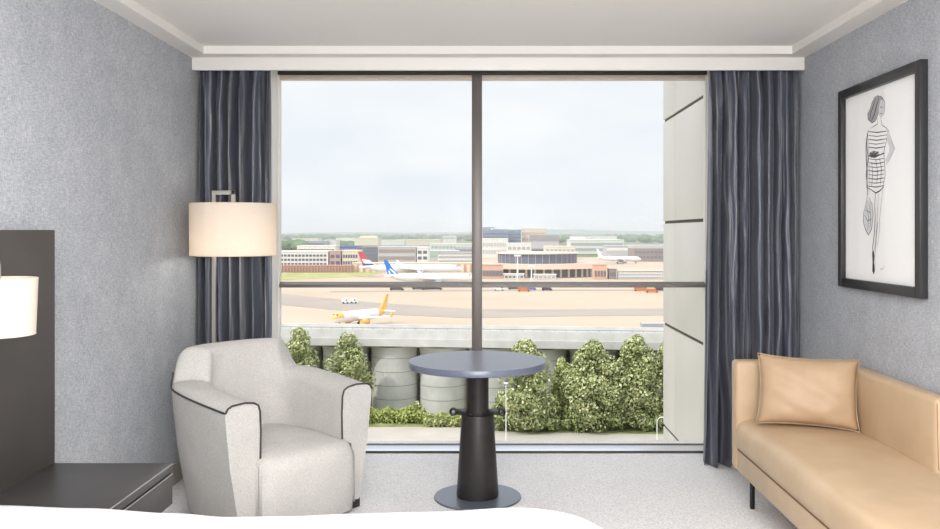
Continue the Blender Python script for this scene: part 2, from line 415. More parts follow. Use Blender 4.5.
def box_tube(m, pts, h, mi=0):
    """square bar along axis-aligned points in the xz plane"""
    for (x0, z0), (x1, z1) in zip(pts, pts[1:]):
        m.box(min(x0, x1) - h, max(x0, x1) + h, -h, h, min(z0, z1) - h, max(z0, z1) + h, h * .2, 1)
def lamp(name, label, loc, pole_dx, z_top, z0, z1, r0, r1, base_r, bar, bulb_w):
    L = thing(name, label, 'lamp', loc)
    MB().lathe([(base_r, 0), (base_r, .010), (base_r * .96, .014), (.02, .016)], (pole_dx, 0, 0), 40).build('base', 'chrome', L)
    m = MB(); m.box(pole_dx - bar, pole_dx + bar, -bar, bar, .012, z_top, bar * .2, 1).build('pole', 'chrome', L)
    m = MB(); box_tube(m, [(pole_dx, z_top - bar), (0, z_top - bar), (0, (z0 + z1) / 2 + .05)], bar * 1.05); m.build('bracket', 'chrome', L)
    sh = MB(); sh.lathe([(r0, z0), (r1, z1), (r1 - .003, z1), (r0 - .003, z0), (r0, z0)], seg=64, cap=False)
    s = sh.build('lamp_shade', 'shade', L, ang=60)
    for zz, rr in ((z0, r0), (z1, r1)):
        t = MB(); t.tube([(math.cos(2 * PI * k / 48) * (rr - .0015), math.sin(2 * PI * k / 48) * (rr - .0015), zz) for k in range(48)], .0028, 6, closed=True)
        t.build('trim_ring', 'shade', s)
    b = MB(); zc = (z0 + z1) / 2 - .02
    b.lathe([(.012, .05), (.016, .03), (.030, .0), (.032, -.02), (.02, -.045), (.003, -.052)], (0, 0, zc), 20).build('bulb', 'bulb', L)
    ld = bpy.data.lights.new('bulb_light', 'POINT'); ld.energy = bulb_w; ld.color = (1, .95, .89); ld.shadow_soft_size = .045
    lo = bpy.data.objects.new('bulb_light', ld); COL.objects.link(lo); lo.parent = L; lo.location = (0, 0, zc - .085)
    return L
lamp('table_lamp', 'small cream drum shade lamp in front of the headboard panel', (-1.597, 2.76, .5155), -.085, .842, 1.117 - .5155, 1.298 - .5155, .109, .116, .07, .006, .08)
lamp('floor_lamp', 'tall floor lamp with a wide cream drum shade behind the armchair', (-1.488, 4.93, 0), -.112, 1.69, 1.316, 1.612, .243, .245, .14, .011, 3.2)

# ------------------------------------------------------------------ armchair
def armchair(loc, rz):
    A = thing('armchair', 'pale grey upholstered tub armchair with dark piping left of the round table', 'armchair', loc, rz)
    # plan path of the shell, from the left front round the back to the right front (u across, v to the rear)
    base = [(-.330, -.30), (-.338, -.12), (-.335, .06), (-.312, .20), (-.24, .305), (-.13, .352), (0, .362)]
    path = base + [(-x, y) for x, y in base[-2::-1]]
    # smooth the path (Catmull-Rom)
    pts = []
    for i in range(len(path) - 1):
        p0 = path[max(i - 1, 0)]; p1 = path[i]; p2 = path[i + 1]; p3 = path[min(i + 2, len(path) - 1)]
        for k in range(10):
            t = k / 10
            pts.append(tuple(.5 * ((2 * p1[d]) + (-p0[d] + p2[d]) * t + (2 * p0[d] - 5 * p1[d] + 4 * p2[d] - p3[d]) * t * t + (-p0[d] + 3 * p1[d] - 3 * p2[d] + p3[d]) * t ** 3) for d in (0, 1)))
    pts.append(path[-1]); n = len(pts)
    L = [0]
    for a, b in zip(pts, pts[1:]): L.append(L[-1] + math.hypot(b[0] - a[0], b[1] - a[1]))
    tot = L[-1]; rings = []; outer_edge = []
    for i, (x, y) in enumerate(pts):
        a = pts[max(i - 1, 0)]; b = pts[min(i + 1, n - 1)]
        tx, ty = b[0] - a[0], b[1] - a[1]; l = math.hypot(tx, ty); nx, ny = -ty / l, tx / l      # outward normal for left->back->right
        if nx * x + ny * (y - .02) < 0: nx, ny = -nx, -ny
        s = min(L[i], tot - L[i])                       # distance from the nearer front end
        q = min(1, max(0, (s - .535) / .075)); q = q * q * (3 - 2 * q)
        arm = .645 + .045 * min(1, s / .5)
        h = arm + (.848 - arm) * q
        th_o, th_i = .065, .085
        if s < .02: pass
        fl = .038 * (1 - q) + .020 * q                  # outward flare at the top
        in_top = .012 * q
        def P(off, z): return (x + nx * off, y + ny * off, z)
        ring = [P(th_o - .042, .045), P(th_o - .038, .065), P(th_o + fl * .35, h * .55), P(th_o + fl, h - .06), P(th_o + fl - .006 * q, h - .03 - .006 * q),
                P(th_o + fl - .012 - .010 * q, h - .010 - .006 * q), P(th_o + fl - .035 - .010 * q, h), P(.0, h + .004), P(-th_i + .035, h - .004), P(-th_i + .010, h - .018),
                P(-th_i, h - .05), P(-th_i - .004 + .0 * in_top, h - .14), P(-th_i, .30), P(-th_i, .045)]
        rings.append(ring)
        outer_edge.append((P(th_o + fl + .002, h - .028), q, P))
    vs = [v for r in rings for v in r]; k = len(rings[0]); fs = []
    for i in range(n - 1):
        for j in range(k - 1): fs.append((i * k + j, i * k + j + 1, (i + 1) * k + j + 1, (i + 1) * k + j))
        fs.append((i * k + k - 1, i * k, (i + 1) * k, (i + 1) * k + k - 1))
    fs.append(tuple(range(k))); fs.append(tuple((n - 1) * k + j for j in reversed(range(k))))
    m = MB(); m.add(vs, fs); m.build('body', 'chair_fabric', A, ang=72)
    # piping: outer top edge of the arm, over the front, down the inner front edge
    for end in (0, 1):
        idx = list(range(n)) if end == 0 else list(range(n - 1, -1, -1))
        run = []
        for i in idx:
            pt, q, P = outer_edge[i]
            if q > .55: break
            run.append(pt)
        run = run[::-1]
        r = rings[idx[0]]; sgn = -1
        fr = [Vector(r[j]) + Vector((0, -.003, .002)) for j in (4, 5, 6, 7, 8, 9, 10, 11, 12)]
        fr.append(Vector(r[13]) + Vector((0, -.003, .01)))
        t = MB(); t.tube([Vector(v) for v in run[:-1]] + fr, .0048, 8); t.build('piping', 'piping', A)
    # seat: one upholstered block with a crowned top, protruding slightly between the arms
    nx, ny = 14, 16; g = []
    prof = [(-.350, .045), (-.355, .075), (-.362, .12), (-.368, .22), (-.368, .32), (-.358, .362), (-.335, .386), (-.30, .396), (-.22, .404), (-.1, .41), (.05, .412), (.2, .41), (.31, .40)]
    for (y, z) in prof:
        for i in range(nx + 1):
            u = i / nx * 2 - 1
            w = (.262 + .012 * (y < -.29)) - (0 if y < .05 else (y - .05) * .30)
            e = max(0, abs(u) - .86) / .14
            yy = y + .022 * u * u * (1 if y < -.3 else 0) + (.02 * e ** 2 if y < -.33 else 0)
            zz = z + (.010 * (1 - u * u) - .022 * e ** 2 if z > .35 else 0)
            g.append((u * w, yy - .035 * (1 if y < -.3 else max(0, (.1 - y) / .4)), zz - .02))
    W = nx + 1
    fs = [(j * W + i, j * W + i + 1, (j + 1) * W + i + 1, (j + 1) * W + i) for j in range(len(prof) - 1) for i in range(nx)]
    b0 = len(g); 
    for j, (y, z) in enumerate(prof):                  # side skirts
        for i in (0, nx):
            x, yy, zz = g[j * W + i]; g.append((x, yy, .06))
    for j in range(len(prof) - 1):
        fs.append((j * W, (j + 1) * W, b0 + 2 * (j + 1), b0 + 2 * j)); fs.append((j * W + nx, b0 + 2 * j + 1, b0 + 2 * (j + 1) + 1, (j + 1) * W + nx))
    m = MB(); m.add(g, fs); m.build('seat', 'chair_fabric', A, ang=60)
    for (x, y) in ((-.315, -.25), (.315, -.25), (-.24, .21), (.24, .21)):
        MB().box(x - .05, x + .05, y - .045, y + .045, 0, .05, .003).build('foot', 'dark_wood', A)
    return A
armchair((-1.150, 4.42, 0), math.radians(48))

# ------------------------------------------------------------------ round table
T = thing('pedestal_table', 'round charcoal pedestal table in front of the window mullion', 'table', (-.068, 4.645, 0))
MB().lathe([(.236, 0), (.238, .004), (.236, .010), (.10, .012)], seg=72).build('base_plate', 'base_plate', T)
MB().lathe([(.114, .012), (.115, .02), (.088, .448), (.086, .456), (.062, .458)], seg=48).build('lower_column', 'table_metal', T)
MB().lathe([(.061, .455), (.061, .715)], seg=40).build('upper_column', 'table_metal', T)
MB().lathe([(.062, .455), (.066, .457), (.066, .463), (.062, .465)], seg=40).build('collar', 'table_metal', T)
for sx in (-1, 1):
    h = MB(); h.box(min(sx * .058, sx * .115), max(sx * .058, sx * .115), -.008, .008, .452, .484, .003)
    h.tube([(sx * .132 + .016 * math.cos(2 * PI * k / 24), 0, .468 + .016 * math.sin(2 * PI * k / 24)) for k in range(24)], .0075, 8, closed=True)
    h.build('clamp_handle', 'black_metal', T)
MB().lathe([(.30, .712), (.368, .714), (.376, .718), (.377, .744), (.374, .750), (.30, .7503), (.001, .7503)], seg=96, cap=False).build('tabletop', 'table_top', T, ang=50)
MB().lathe([(.10, .700), (.10, .713)], seg=40).build('mounting_plate', 'black_metal', T)

# ------------------------------------------------------------------ sofa
SO = thing('sofa', 'tan leather chaise sofa against the right wall below the framed drawing', 'sofa', (1.6, 3.55, 0))
def sf(x0, x1, y0, y1, z0, z1): return (x0 - 1.6, x1 - 1.6, y0 - 3.55, y1 - 3.55, z0, z1)
SX0, SX1, SY0, SY1 = 1.305, 1.905, 2.45, 4.60
MB().box(*sf(SX0 + .003, SX1, SY0, 4.495, .185, .300), .008, 3).build('base', 'leather', SO)
def seat_sofa():
    y0, y1 = SY0 - 3.55, 4.498 - 3.55; x0, x1 = SX0 - 1.6, 1.83 - 1.6
    prof = [(x1, .304), (x0 + .006, .304), (x0, .312), (x0 - .003, .35), (x0, .405), (x0 + .010, .432), (x0 + .032, .450), (x0 + .07, .459), (x0 + .15, .466), (x0 + .28, .470), (x0 + .42, .468), (x1, .462)]
    ny = 40; vs = []; k = len(prof)
    for j in range(ny + 1):
        y = y0 + (y1 - y0) * j / ny
        for (x, z) in prof: vs.append((x, y, z + (.003 * math.sin(y * 5.3) * (z > .44))))
    fs = [(j * k + i, j * k + (i + 1) % k, (j + 1) * k + (i + 1) % k, (j + 1) * k + i) for j in range(ny) for i in range(k)]
    fs += [tuple(range(k)), tuple(ny * k + i for i in reversed(range(k)))]
    m = MB(); m.add(vs, fs); m.build('seat_cushion', 'leather', SO, ang=60)
seat_sofa()
MB().box(*sf(SX0 - .002, SX1, 4.50, SY1, .185, .765), .022, 4).build('arm', 'leather', SO)
MB().box(*sf(1.832, SX1 + .008, 3.492, 4.499, .30, .765), .026, 4).build('backrest', 'leather', SO)
sm = MB()
for yy in (3.499, 3.506): sm.tube([(1.845 - 1.6, yy - 3.55 - .003, .47), (1.840 - 1.6, yy - 3.55 - .0, .745)], .0014, 6)
sm.build('stitching', 'seam', SO)
MB().box(*sf(SX0 + .002, SX0 + .012, SY0 + .01, 4.495, .2985, .3055)).build('welt', 'seam', SO)
for (x, y) in ((1.375, 4.455), (1.85, 4.455), (1.375, 2.56), (1.85, 2.56)):
    MB().lathe([(.012, 0), (.013, .004), (.013, .19)], (x - 1.6, y - 3.55, 0), 16).build('leg', 'black_metal', SO)

def pillow():
    n = 28; w, h, t = .245, .178, .075; vs = []
    def shape(u, v, sg):
        pin = (1 - .10 * (1 - u ** 2) ** 1.0 * abs(v) ** 6), (1 - .07 * (1 - v ** 2) * abs(u) ** 6)
        x = u * w * (1 - .075 * (1 - abs(v) ** 2.5)) ; z = v * h * (1 - .085 * (1 - abs(u) ** 2.5))
        d = t * max(0, (1 - u ** 4)) ** .5 * max(0, (1 - v ** 4)) ** .5
        d *= 1 - .25 * (abs(u * v)) ** .8
        d += (.0035 * math.sin(7 * u + 9 * v) + .003 * math.sin(13 * u * v + 4 * v)) * (1 - u ** 4) * (1 - v ** 4)
        return (x, sg * d, z)
    for sg in (-1, 1):
        for j in range(n + 1):
            for i in range(n + 1): vs.append(shape(i / n * 2 - 1, j / n * 2 - 1, sg))
    W = n + 1; B = W * W
    fs = [(o + j * W + i, o + j * W + i + 1, o + (j + 1) * W + i + 1, o + (j + 1) * W + i) for o in (0, B) for j in range(n) for i in range(n)]
    m = MB(); m.add(vs, fs)
    # weld the rim
    me = bpy.data.meshes.new('cushion'); me.from_pydata(m.v, [], m.f); bm = bmesh.new(); bm.from_mesh(me)
    bmesh.ops.remove_doubles(bm, verts=bm.verts, dist=.0004); bmesh.ops.recalc_face_normals(bm, faces=bm.faces); bm.to_mesh(me); bm.free()
    me.materials.append(M['pillow_leather']); me.polygons.foreach_set('use_smooth', [True] * len(me.polygons))
    o = bpy.data.objects.new('cushion', me); COL.objects.link(o)
    o.location = (1.606, 4.30, .643); o.rotation_euler = (math.radians(-14), math.radians(1.5), math.radians(-17))
    rim = [(-1 + 2 * k / 20, -1) for k in range(20)] + [(1, -1 + 2 * k / 20) for k in range(20)] + [(1 - 2 * k / 20, 1) for k in range(20)] + [(-1, 1 - 2 * k / 20) for k in range(20)]
    t_ = MB(); t_.tube([shape(u, v, 0) for u, v in rim], .0028, 6, closed=True); t_.build('seam', 'pillow_leather', o)
    return tag(o, 'honey tan leather cushion leaning in the corner of the sofa', 'cushion')
pillow()

# ------------------------------------------------------------------ framed drawing on the right wall
XF = 1.882
def art(px, py, X=1.906):
    D = F * X / (px - CX); return (D, EYE - (py - CY) * D / F)
FY0, FY1, FZ0, FZ1 = 3.722, 4.60, 1.157, 2.208
fb = .047
FR = thing('picture_frame', 'black framed ink drawing of a woman hung on the right wall', 'picture', (XR, (FY0 + FY1) / 2, FZ0))
yc = (FY0 + FY1) / 2
fm = MB()
fm.box(XF - XR, -.001, FY0 - yc, FY0 + fb - yc, 0, FZ1 - FZ0, .003).box(XF - XR, -.001, FY1 - fb - yc, FY1 - yc, 0, FZ1 - FZ0, .003)
fm.box(XF - XR, -.001, FY0 + fb - yc, FY1 - fb - yc, 0, fb, .003).box(XF - XR, -.001, FY0 + fb - yc, FY1 - fb - yc, FZ1 - FZ0 - fb, FZ1 - FZ0, .003)
fm.build('frame', 'frame_black', FR)
pr = MB(); xp = 1.906 - XR
pr.add([(xp, FY0 + .03 - yc, .03), (xp, FY1 - .03 - yc, .03), (xp, FY1 - .03 - yc, FZ1 - FZ0 - .03), (xp, FY0 + .03 - yc, FZ1 - FZ0 - .03)], [(0, 1, 2, 3)], 0)
lay = [0]
def apx(p): D, z = art(*p); return (D - yc, z - FZ0)
def fill(pxs, mi):
    lay[0] += 1; x = xp - .0003 - .00004 * lay[0]; P = [apx(p) for p in pxs]
    pr.add([(x, a, b) for a, b in P], [tuple(range(len(P)))], mi)
def stroke(pxs, w, mi=1):
    lay[0] += 1; x = xp - .0003 - .00004 * lay[0]; P = [Vector(apx(p)) for p in pxs]; n = len(P); vs = []
    for i, p in enumerate(P):
        t = (P[min(i + 1, n - 1)] - P[max(i - 1, 0)]).normalized(); nn = Vector((-t.y, t.x))
        k = .62 * w * (.35 + .65 * math.sin(PI * (i + .5) / n)) / 2
        vs += [(x, p.x + nn.x * k, p.y + nn.y * k), (x, p.x - nn.x * k, p.y - nn.y * k)]
    pr.add(vs, [(2 * i, 2 * i + 1, 2 * i + 3, 2 * i + 2) for i in range(n - 1)], mi)
# hair, face
fill([(874.5, 97), (877, 95.5), (881, 96), (883, 99), (882.5, 104), (880, 108), (879, 113), (876.5, 120), (872, 123), (868, 120), (867.5, 114), (870.5, 108), (872.5, 101)], 2)
stroke([(879, 97.5), (876.5, 106), (874.5, 114), (871.5, 121)], .016)
stroke([(876, 98), (873, 107), (870.5, 114), (870, 120)], .010)
fill([(880.5, 99.5), (884, 101), (884.6, 108), (883.5, 114), (881, 119), (878.8, 115), (879, 107)], 3)
for a in ([(867.5, 113), (868, 119), (872, 123), (876, 121)], [(872.5, 101), (870.5, 108), (867.8, 114)], [(877, 95.5), (882, 97), (884.8, 102), (884.8, 110), (883, 116)], [(880, 107.5), (881.5, 107), (883, 107.5)], [(880.5, 113.5), (882.5, 113.5)]): stroke(a, .006)
# neck and shoulders
stroke([(878, 118), (877.5, 124), (873, 127), (868.8, 130)], .007); stroke([(881, 119), (882, 125), (886.5, 128), (889.5, 132)], .006)
stroke([(873.5, 128), (875, 132), (878, 133), (881, 131)], .012)
# dress
fill([(868.5, 130), (873, 127), (877, 133), (882, 127), (888, 131), (886.5, 140), (884.5, 150), (884.5, 158), (886, 170), (884, 186), (877, 190), (868, 188), (867.5, 172), (869.5, 158), (868, 145)], 4)
for k in range(15):
    y = 131.5 + k * 3.9
    if k in (5, 6): continue
    l = 868.5 + (.9 if 5 < k < 9 else 0); r = 887.5 - min(k, 6) * .5
    stroke([(l, y), ((l + r) / 2 - 1, y + 1.0), ((l + r) / 2 + 2, y + .6), (r, y - .5)], .0065 if k % 2 else .009)
fill([(870, 152.5), (874, 150.5), (878, 151.5), (879.5, 155), (876, 157.5), (871.5, 158), (869.5, 156)], 2)
for a in ([(870, 153), (874, 155), (879, 152)], [(871, 157), (874, 152), (877, 157)], [(869.6, 155), (875, 157), (879, 155)]): stroke(a, .016)
stroke([(869, 156), (877, 156), (885, 153)], .012)
stroke([(868.5, 130), (867, 144), (868.5, 158), (866.5, 174), (868, 188), (873, 190.5)], .011)
stroke([(888, 131), (886.5, 142), (884, 152), (885, 164), (885.5, 176), (883, 187)], .007)
for a in ([(876, 160), (878, 172), (877, 184)], [(880, 158), (882, 170), (880.5, 184)], [(872, 162), (873, 174), (872, 186)]): stroke(a, .008)
stroke([(872, 190), (876, 193), (880, 191), (884, 187)], .012)
# arms
stroke([(867.8, 133), (866.3, 146), (866.6, 160), (867.6, 172), (867.2, 186), (868.4, 195)], .014)
stroke([(869.3, 140), (868.8, 156), (869.8, 176), (870, 192)], .007, 2)
fill([(888.5, 133), (891, 140), (894.5, 148), (891, 156), (887, 163), (885.6, 160), (889.5, 152), (890, 148), (887, 140)], 3)
stroke([(889, 132), (892, 141), (895, 148.5), (891, 157), (886.5, 165)], .009, 2)
# bag
fill([(867.5, 199), (872, 203), (873.2, 214), (871.5, 232), (868, 235), (865, 228), (863.6, 219), (865, 208)], 3)
stroke([(868, 194), (866.5, 203), (864, 213), (863.5, 221), (866, 230), (869, 235), (872, 229), (873.5, 215), (872.5, 204), (869, 197)], .009)
for a in ([(867, 206), (869, 218), (868, 230)], [(870, 205), (871, 216), (870.5, 228)], [(865, 215), (868, 221), (872, 219)], [(866, 210), (871, 213)]): stroke(a, .007)
# legs and shoes
stroke([(876, 193), (875.2, 205), (875.6, 218), (875, 232), (873.2, 246), (872.8, 256), (873.6, 262)], .010)
stroke([(879, 193), (878.2, 208), (877.4, 224), (876.6, 238), (875, 250)], .008, 2)
stroke([(883, 190), (881.5, 204), (880.2, 218), (880, 230), (877.8, 246)], .007, 2)
stroke([(875.6, 252), (876.8, 236), (878.5, 222)], .007)
fill([(872.6, 253), (874, 250), (875, 256), (874.4, 262), (875.4, 270), (874.2, 274.5), (872.8, 271), (873, 262)], 1)
stroke([(880.5, 270.5), (882, 268), (883.4, 269.5), (884.8, 265.5)], .006, 2)
pr.build('print', ['paper', 'ink', 'ink_grey', 'ink_pale', 'paper'], FR, smooth=False, recalc=False)
gl = MB(); gl.add([(1.896 - XR, FY0 + .04 - yc, .04), (1.896 - XR, FY1 - .04 - yc, .04), (1.896 - XR, FY1 - .04 - yc, FZ1 - FZ0 - .04), (1.896 - XR, FY0 + .04 - yc, FZ1 - FZ0 - .04)], [(0, 1, 2, 3)])
gl.build('glazing', 'art_glass', FR, smooth=False)


# ================================================================== OUTSIDE
G = 34.0; ZG = EYE - G
def gd(y): return F * G / (y - CY)          # distance at which the ground is seen at row y
def slab(name, poly, z, mat):
    m = MB(); m.prism(poly, 'z', z - .5, z); return struct(m.build(name, mat, smooth=False))
slab('ground', [(-6000, 40), (6000, 40), (6000, 9000), (-6000, 9000)], ZG - .6, 'field')
slab('apron', [(-700, 176), (900, 168), (1500, 1150), (-1400, 1150)], ZG - .1, 'apron')
slab('road', [(-300, 40), (300, 40), (300, 142), (30, 143.2), (3, 145.0), (-6, 148.6), (-300, 150.5)], ZG - .1, 'road')
slab('verge', [(-300, 150.5), (-6, 148.6), (3, 145.0), (30, 143.2), (300, 142), (300, 169), (-300, 177)], ZG - .08, 'lawn')
slab('grass_strip', [(-420, gd(280.5)), (-150, gd(280.5)), (-95, gd(276)), (-88, gd(271.5)), (-420, gd(268))], ZG + .02, 'dry_grass')
def tw(name, pts, mat='taxiway', dz=.04):
    P = [at(px, py, gd(py)) for px, py in pts]
    slab(name, [(p.x, p.y) for p in P], ZG + dz, mat)
tw('taxiway', [(150, 288), (277, 293.5), (380, 303), (470, 309), (570, 309.5), (800, 307), (800, 314), (570, 316), (470, 318), (380, 314), (277, 304.5), (150, 298)])
tw('service_road', [(330, 291), (480, 289.6), (800, 289), (800, 290), (480, 291), (330, 292)], 'taxiway', .05)

# hills and woods
def ridge(name, label, x0, x1, y, depth, z0, hfun, mat, nx, kind):
    vs = []; ny = 6; rnd = random.Random(len(name) + int(y))
    for j in range(ny + 1):
        v = j / ny; prof = math.sin(min(1, v * 1.6) * PI / 2) if v < .8 else 1
        for i in range(nx + 1):
            x = x0 + (x1 - x0) * i / nx
            vs.append((x, y + depth * v, z0 + (hfun(x, rnd) * prof)))
    W = nx + 1
    fs = [(j * W + i, j * W + i + 1, (j + 1) * W + i + 1, (j + 1) * W + i) for j in range(ny) for i in range(nx)]
    m = MB(); m.add(vs, fs); o = m.build(name, mat, ang=60)
    if kind == 'structure': struct(o)
    else: tag(o, label, 'trees', kind='stuff')
    return o
ridge('hills', '', -4500, 4500, 7000, 1200, ZG - 5, lambda x, r: 30 + 12 * math.sin(x / 900 + 1) + 7 * math.sin(x / 310) + r.uniform(0, 5) + (14 if x > 200 else 4), 'hill_far', 240, 'structure')
ridge('hills', '', -4500, 4500, 5000, 800, ZG - 5, lambda x, r: 15 + 6 * math.sin(x / 700 + 2) + 5 * math.sin(x / 210) + r.uniform(0, 5), 'hill_far', 300, 'structure')
def woods(label, px0, px1, ytop, ybase, seed, n=120, depth=.15):
    D = gd(ybase); x0 = (px0 - CX) * D / F; x1 = (px1 - CX) * D / F; hh = (ybase - ytop) * D / F
    rnd = random.Random(seed); m = MB()
    for k in range(n):
        d = D * (1 + depth * rnd.random()); x = x0 + (x1 - x0) * rnd.random(); x *= d / D
        h = hh * rnd.uniform(.55, 1.0); r = h * rnd.uniform(.5, .8)
        bm = bmesh.new(); bmesh.ops.create_icosphere(bm, subdivisions=2, radius=1)
        for v in bm.verts:
            q = 1 + rnd.uniform(-.16, .16); v.co = (x + v.co.x * r * q, d + v.co.y * r * q, ZG + h * .5 + v.co.z * h * .5 * q)
        m.frombm(bm)
    o = m.build('woodland', 'wood_canopy', smooth=False); return tag(o, label, 'trees', kind='stuff')
woods('dark green woods below the hills at the right', 560, 680, 234.5, 243.3, 1, 150, .5)
woods('olive green trees at the left edge of the window behind the white offices', 270, 303, 240, 253, 2, 60, .1)
woods('green treetops along the foot of the hills on the left', 270, 480, 234, 241, 3, 220, .4)
woods('small green trees beside the beige rooftop block', 330, 352, 240.5, 248.3, 4, 30, .05)

# buildings -------------------------------------------------------------------------
def building(label, px0, px1, ytop, ybase, wall, depth=30, bands=0, cols=0, bandmat='win_dark', roof=None, roofh=.06, inset=.02, b0=.15, b1=.92, extra=None, side=0):
    D = gd(ybase); a = (px0 - CX) * D / F; b = (px1 - CX) * D / F; h = (ybase - ytop) * D / F
    r = thing('airport_building', label, 'building', ((a + b) / 2, D + depth / 2, ZG)); w = (b - a) / 2; d = depth / 2
    MB().box(-w, w, -d, d, 0, h).build('wall', 'w_' + wall, r, smooth=False)
    MB().box(-w - .4, w + .4, -d - .4, d + .4, h, h + max(.5, roofh * h)).build('roof', 'w_' + (roof or wall), r, smooth=False)
    if bands:
        st = h * (b1 - b0) / bands
        for k in range(bands):
            z0 = h * b0 + k * st + st * .22; z1 = z0 + st * .52
            m = MB()
            if cols:
                cw = 2 * w * (1 - 2 * inset) / cols
                for c_ in range(cols):
                    x0 = -w * (1 - 2 * inset) + c_ * cw; m.box(x0 + cw * .14, x0 + cw * .86, -d - .25, -d + .2, z0, z1)
            else: m.box(-w * (1 - 2 * inset), w * (1 - 2 * inset), -d - .25, -d + .2, z0, z1)
            m.build('window_band', bandmat, r, smooth=False)
    if extra: extra(r, w, d, h)
    return r
def plant_room(fx0, fx1, hh, mat):
    def f(r, w, d, h): MB().box(w * fx0, w * fx1, -d * .5, d * .5, h, h + hh).build('plant_room', 'w_' + mat, r, smooth=False)
    return f
def pillars(n, mat, frac=.35, hfrac=1.0):
    def f(r, w, d, h):
        for k in range(n):
            x = -w + (k + .5) * 2 * w / n; ww = w / n * frac
            MB().box(x - ww, x + ww, -d - 1.2, -d + .3, 0, h * hfrac).build('pillar', 'w_' + mat, r, smooth=False)
    return f
B = building
B('long white office block with three window rows at the left edge of the window', 268, 328, 252, 268.5, 'white', 24, 3, 16)
B('narrow pinkish brown block between the white office and a cream block', 329.6, 340.6, 251.5, 268.5, 'pink', 26, 2, 2, roofh=.03)
B('cream block right of the pinkish brown block with two window rows', 342.4, 358, 251.5, 268.5, 'cream', 26, 2, 6)
B('upper white block rising behind the long white office', 297, 335, 246.5, 262, 'white', 30, 1, 14, b0=.6)
B('low building with a blue roof behind the cream block', 335, 359, 248.5, 261, 'grey', 30, 1, 0, roof='roofblue', roofh=.18)
B('dark grey glass block behind the red and white tail fin', 357, 378, 248, 262, 'dark', 40, 3, 0, 'w_glassb')
B('wide terminal with two dark glass bands above the blue tail fin', 378, 415.8, 247.5, 263, 'lgrey', 40, 2, 0, 'w_brown', b0=.1, b1=1.0)
B('white stair tower right of the dark banded terminal', 416.8, 428, 248, 263, 'white', 30, 2, 2)
B('long low shed with a pale green band right of the white stair tower', 428, 458, 251.5, 261, 'lgrey', 40, 1, 0, 'w_green', b0=.3, b1=.95)
B('low hangar with a dark eave left of the window mullion', 438, 476, 254, 265, 'white', 30, 2, 0, 'w_grey', roof='roofgrey')
B('grey canopy building right behind the mullion left side', 455, 478, 247.5, 257, 'lgrey', 30, 2, 8, 'w_dark')
B('beige rooftop block on the skyline left of centre', 354.5, 378, 238.5, 250, 'cream', 50, 1, 0, 'w_brown', b0=.1, b1=.5, extra=plant_room(-.6, .8, 5, 'cream'))
B('white warehouse with a brown stripe in the middle distance', 377, 404.6, 240.5, 249, 'white', 60, 1, 0, 'w_brown', b0=.0, b1=.6)
B('long cream warehouse with a grey stripe in the middle distance', 405.4, 441, 240, 249, 'cream', 60, 1, 0, 'w_grey', b0=0, b1=.55)
B('white tower block with a grey side on the skyline left of the mullion', 442.5, 456, 236.5, 247.5, 'white', 40, 1, 0, 'w_lgrey', b0=.7, b1=1)
B('low white sheds under the white tower block', 430, 476, 244, 250.5, 'white', 40, 1, 12, 'w_grey')
B('small dark grey block behind the upper white office', 304, 325, 241.5, 251, 'grey', 40, 2, 8)
B('small white block right of the small dark grey one', 324.5, 336, 240.5, 250.5, 'white', 40)
B('low cream sheds on the left skyline', 292, 318, 239, 246, 'cream', 50, 1, 0, 'w_grey', b0=.0, b1=.5)
B('pale roofs left of the beige rooftop block', 336, 355, 238.5, 246.5, 'white', 60, 1, 0, 'w_grey', b0=.0, b1=.5)
# right of the mullion
B('tall dark blue glass office block right of the mullion', 482.5, 508, 230.5, 252, 'blue', 40, 5, 12, 'win_dark', extra=plant_room(-1.0, 0.0, 6, 'grey'))
B('stepped dark blue wing joined to the right of the glass office', 508.3, 521, 231, 251.5, 'blue', 40, 5, 6, 'win_dark')
B('cream block with striped floors on the skyline right of the blue offices', 521.8, 546, 229.8, 251, 'cream', 40, 3, 0, 'w_terra', b0=.2, b1=.95)
B('white low blocks in front of the dark blue offices', 482, 508, 239.5, 258, 'white', 30, 2, 9, 'w_lgrey', roof='white')
B('second white block below the cream skyline block', 507, 531, 244, 259, 'white', 30, 2, 5, 'w_grey')
B('grey hall with a sloping roof left of the hangar', 531, 559, 241, 257.5, 'lgrey', 40, 2, 0, 'w_dark', roof='roofgrey', roofh=.35, b0=.05, b1=.6)
B('white building with vents behind the curved glass terminal', 545, 575, 247, 259.5, 'cream', 30, 2, 7, 'w_grey')
B('large white hangar with a grey window band right of centre', 570, 624, 240.5, 254, 'white', 60, 2, 0, 'w_grey', extra=plant_room(-.9, -.4, 5, 'white'))
B('long white rooftops beyond the large hangar', 571, 617, 236.5, 245, 'white', 40, 1, 0, 'w_grey', b0=.0, b1=.5)
B('pale grey maintenance shed behind the distant white airliner', 606, 634, 246.5, 259.5, 'lgrey', 30, 1, 0, 'w_white', b0=.6, b1=1)
B('brown grey cargo shed at the right beside the cladding fin', 633.5, 690, 248.5, 261.5, 'brown', 40, 2, 14, 'w_dark', roof='lgrey', roofh=.25)
B('small white rooftop unit beside the woods', 645, 660, 245.5, 252, 'white', 30)
# red brick blast walls and orange pier
B('low red brick wall building below the white offices on the left', 268, 352, 265.8, 272.5, 'brick', 8, 0, roof='brick', extra=pillars(28, 'pink', .3))
B('orange red pier building with cream arches behind the airliners', 352, 478, 263.5, 272, 'orange', 14, 0, roof='cream', extra=pillars(20, 'cream', .55, .92))
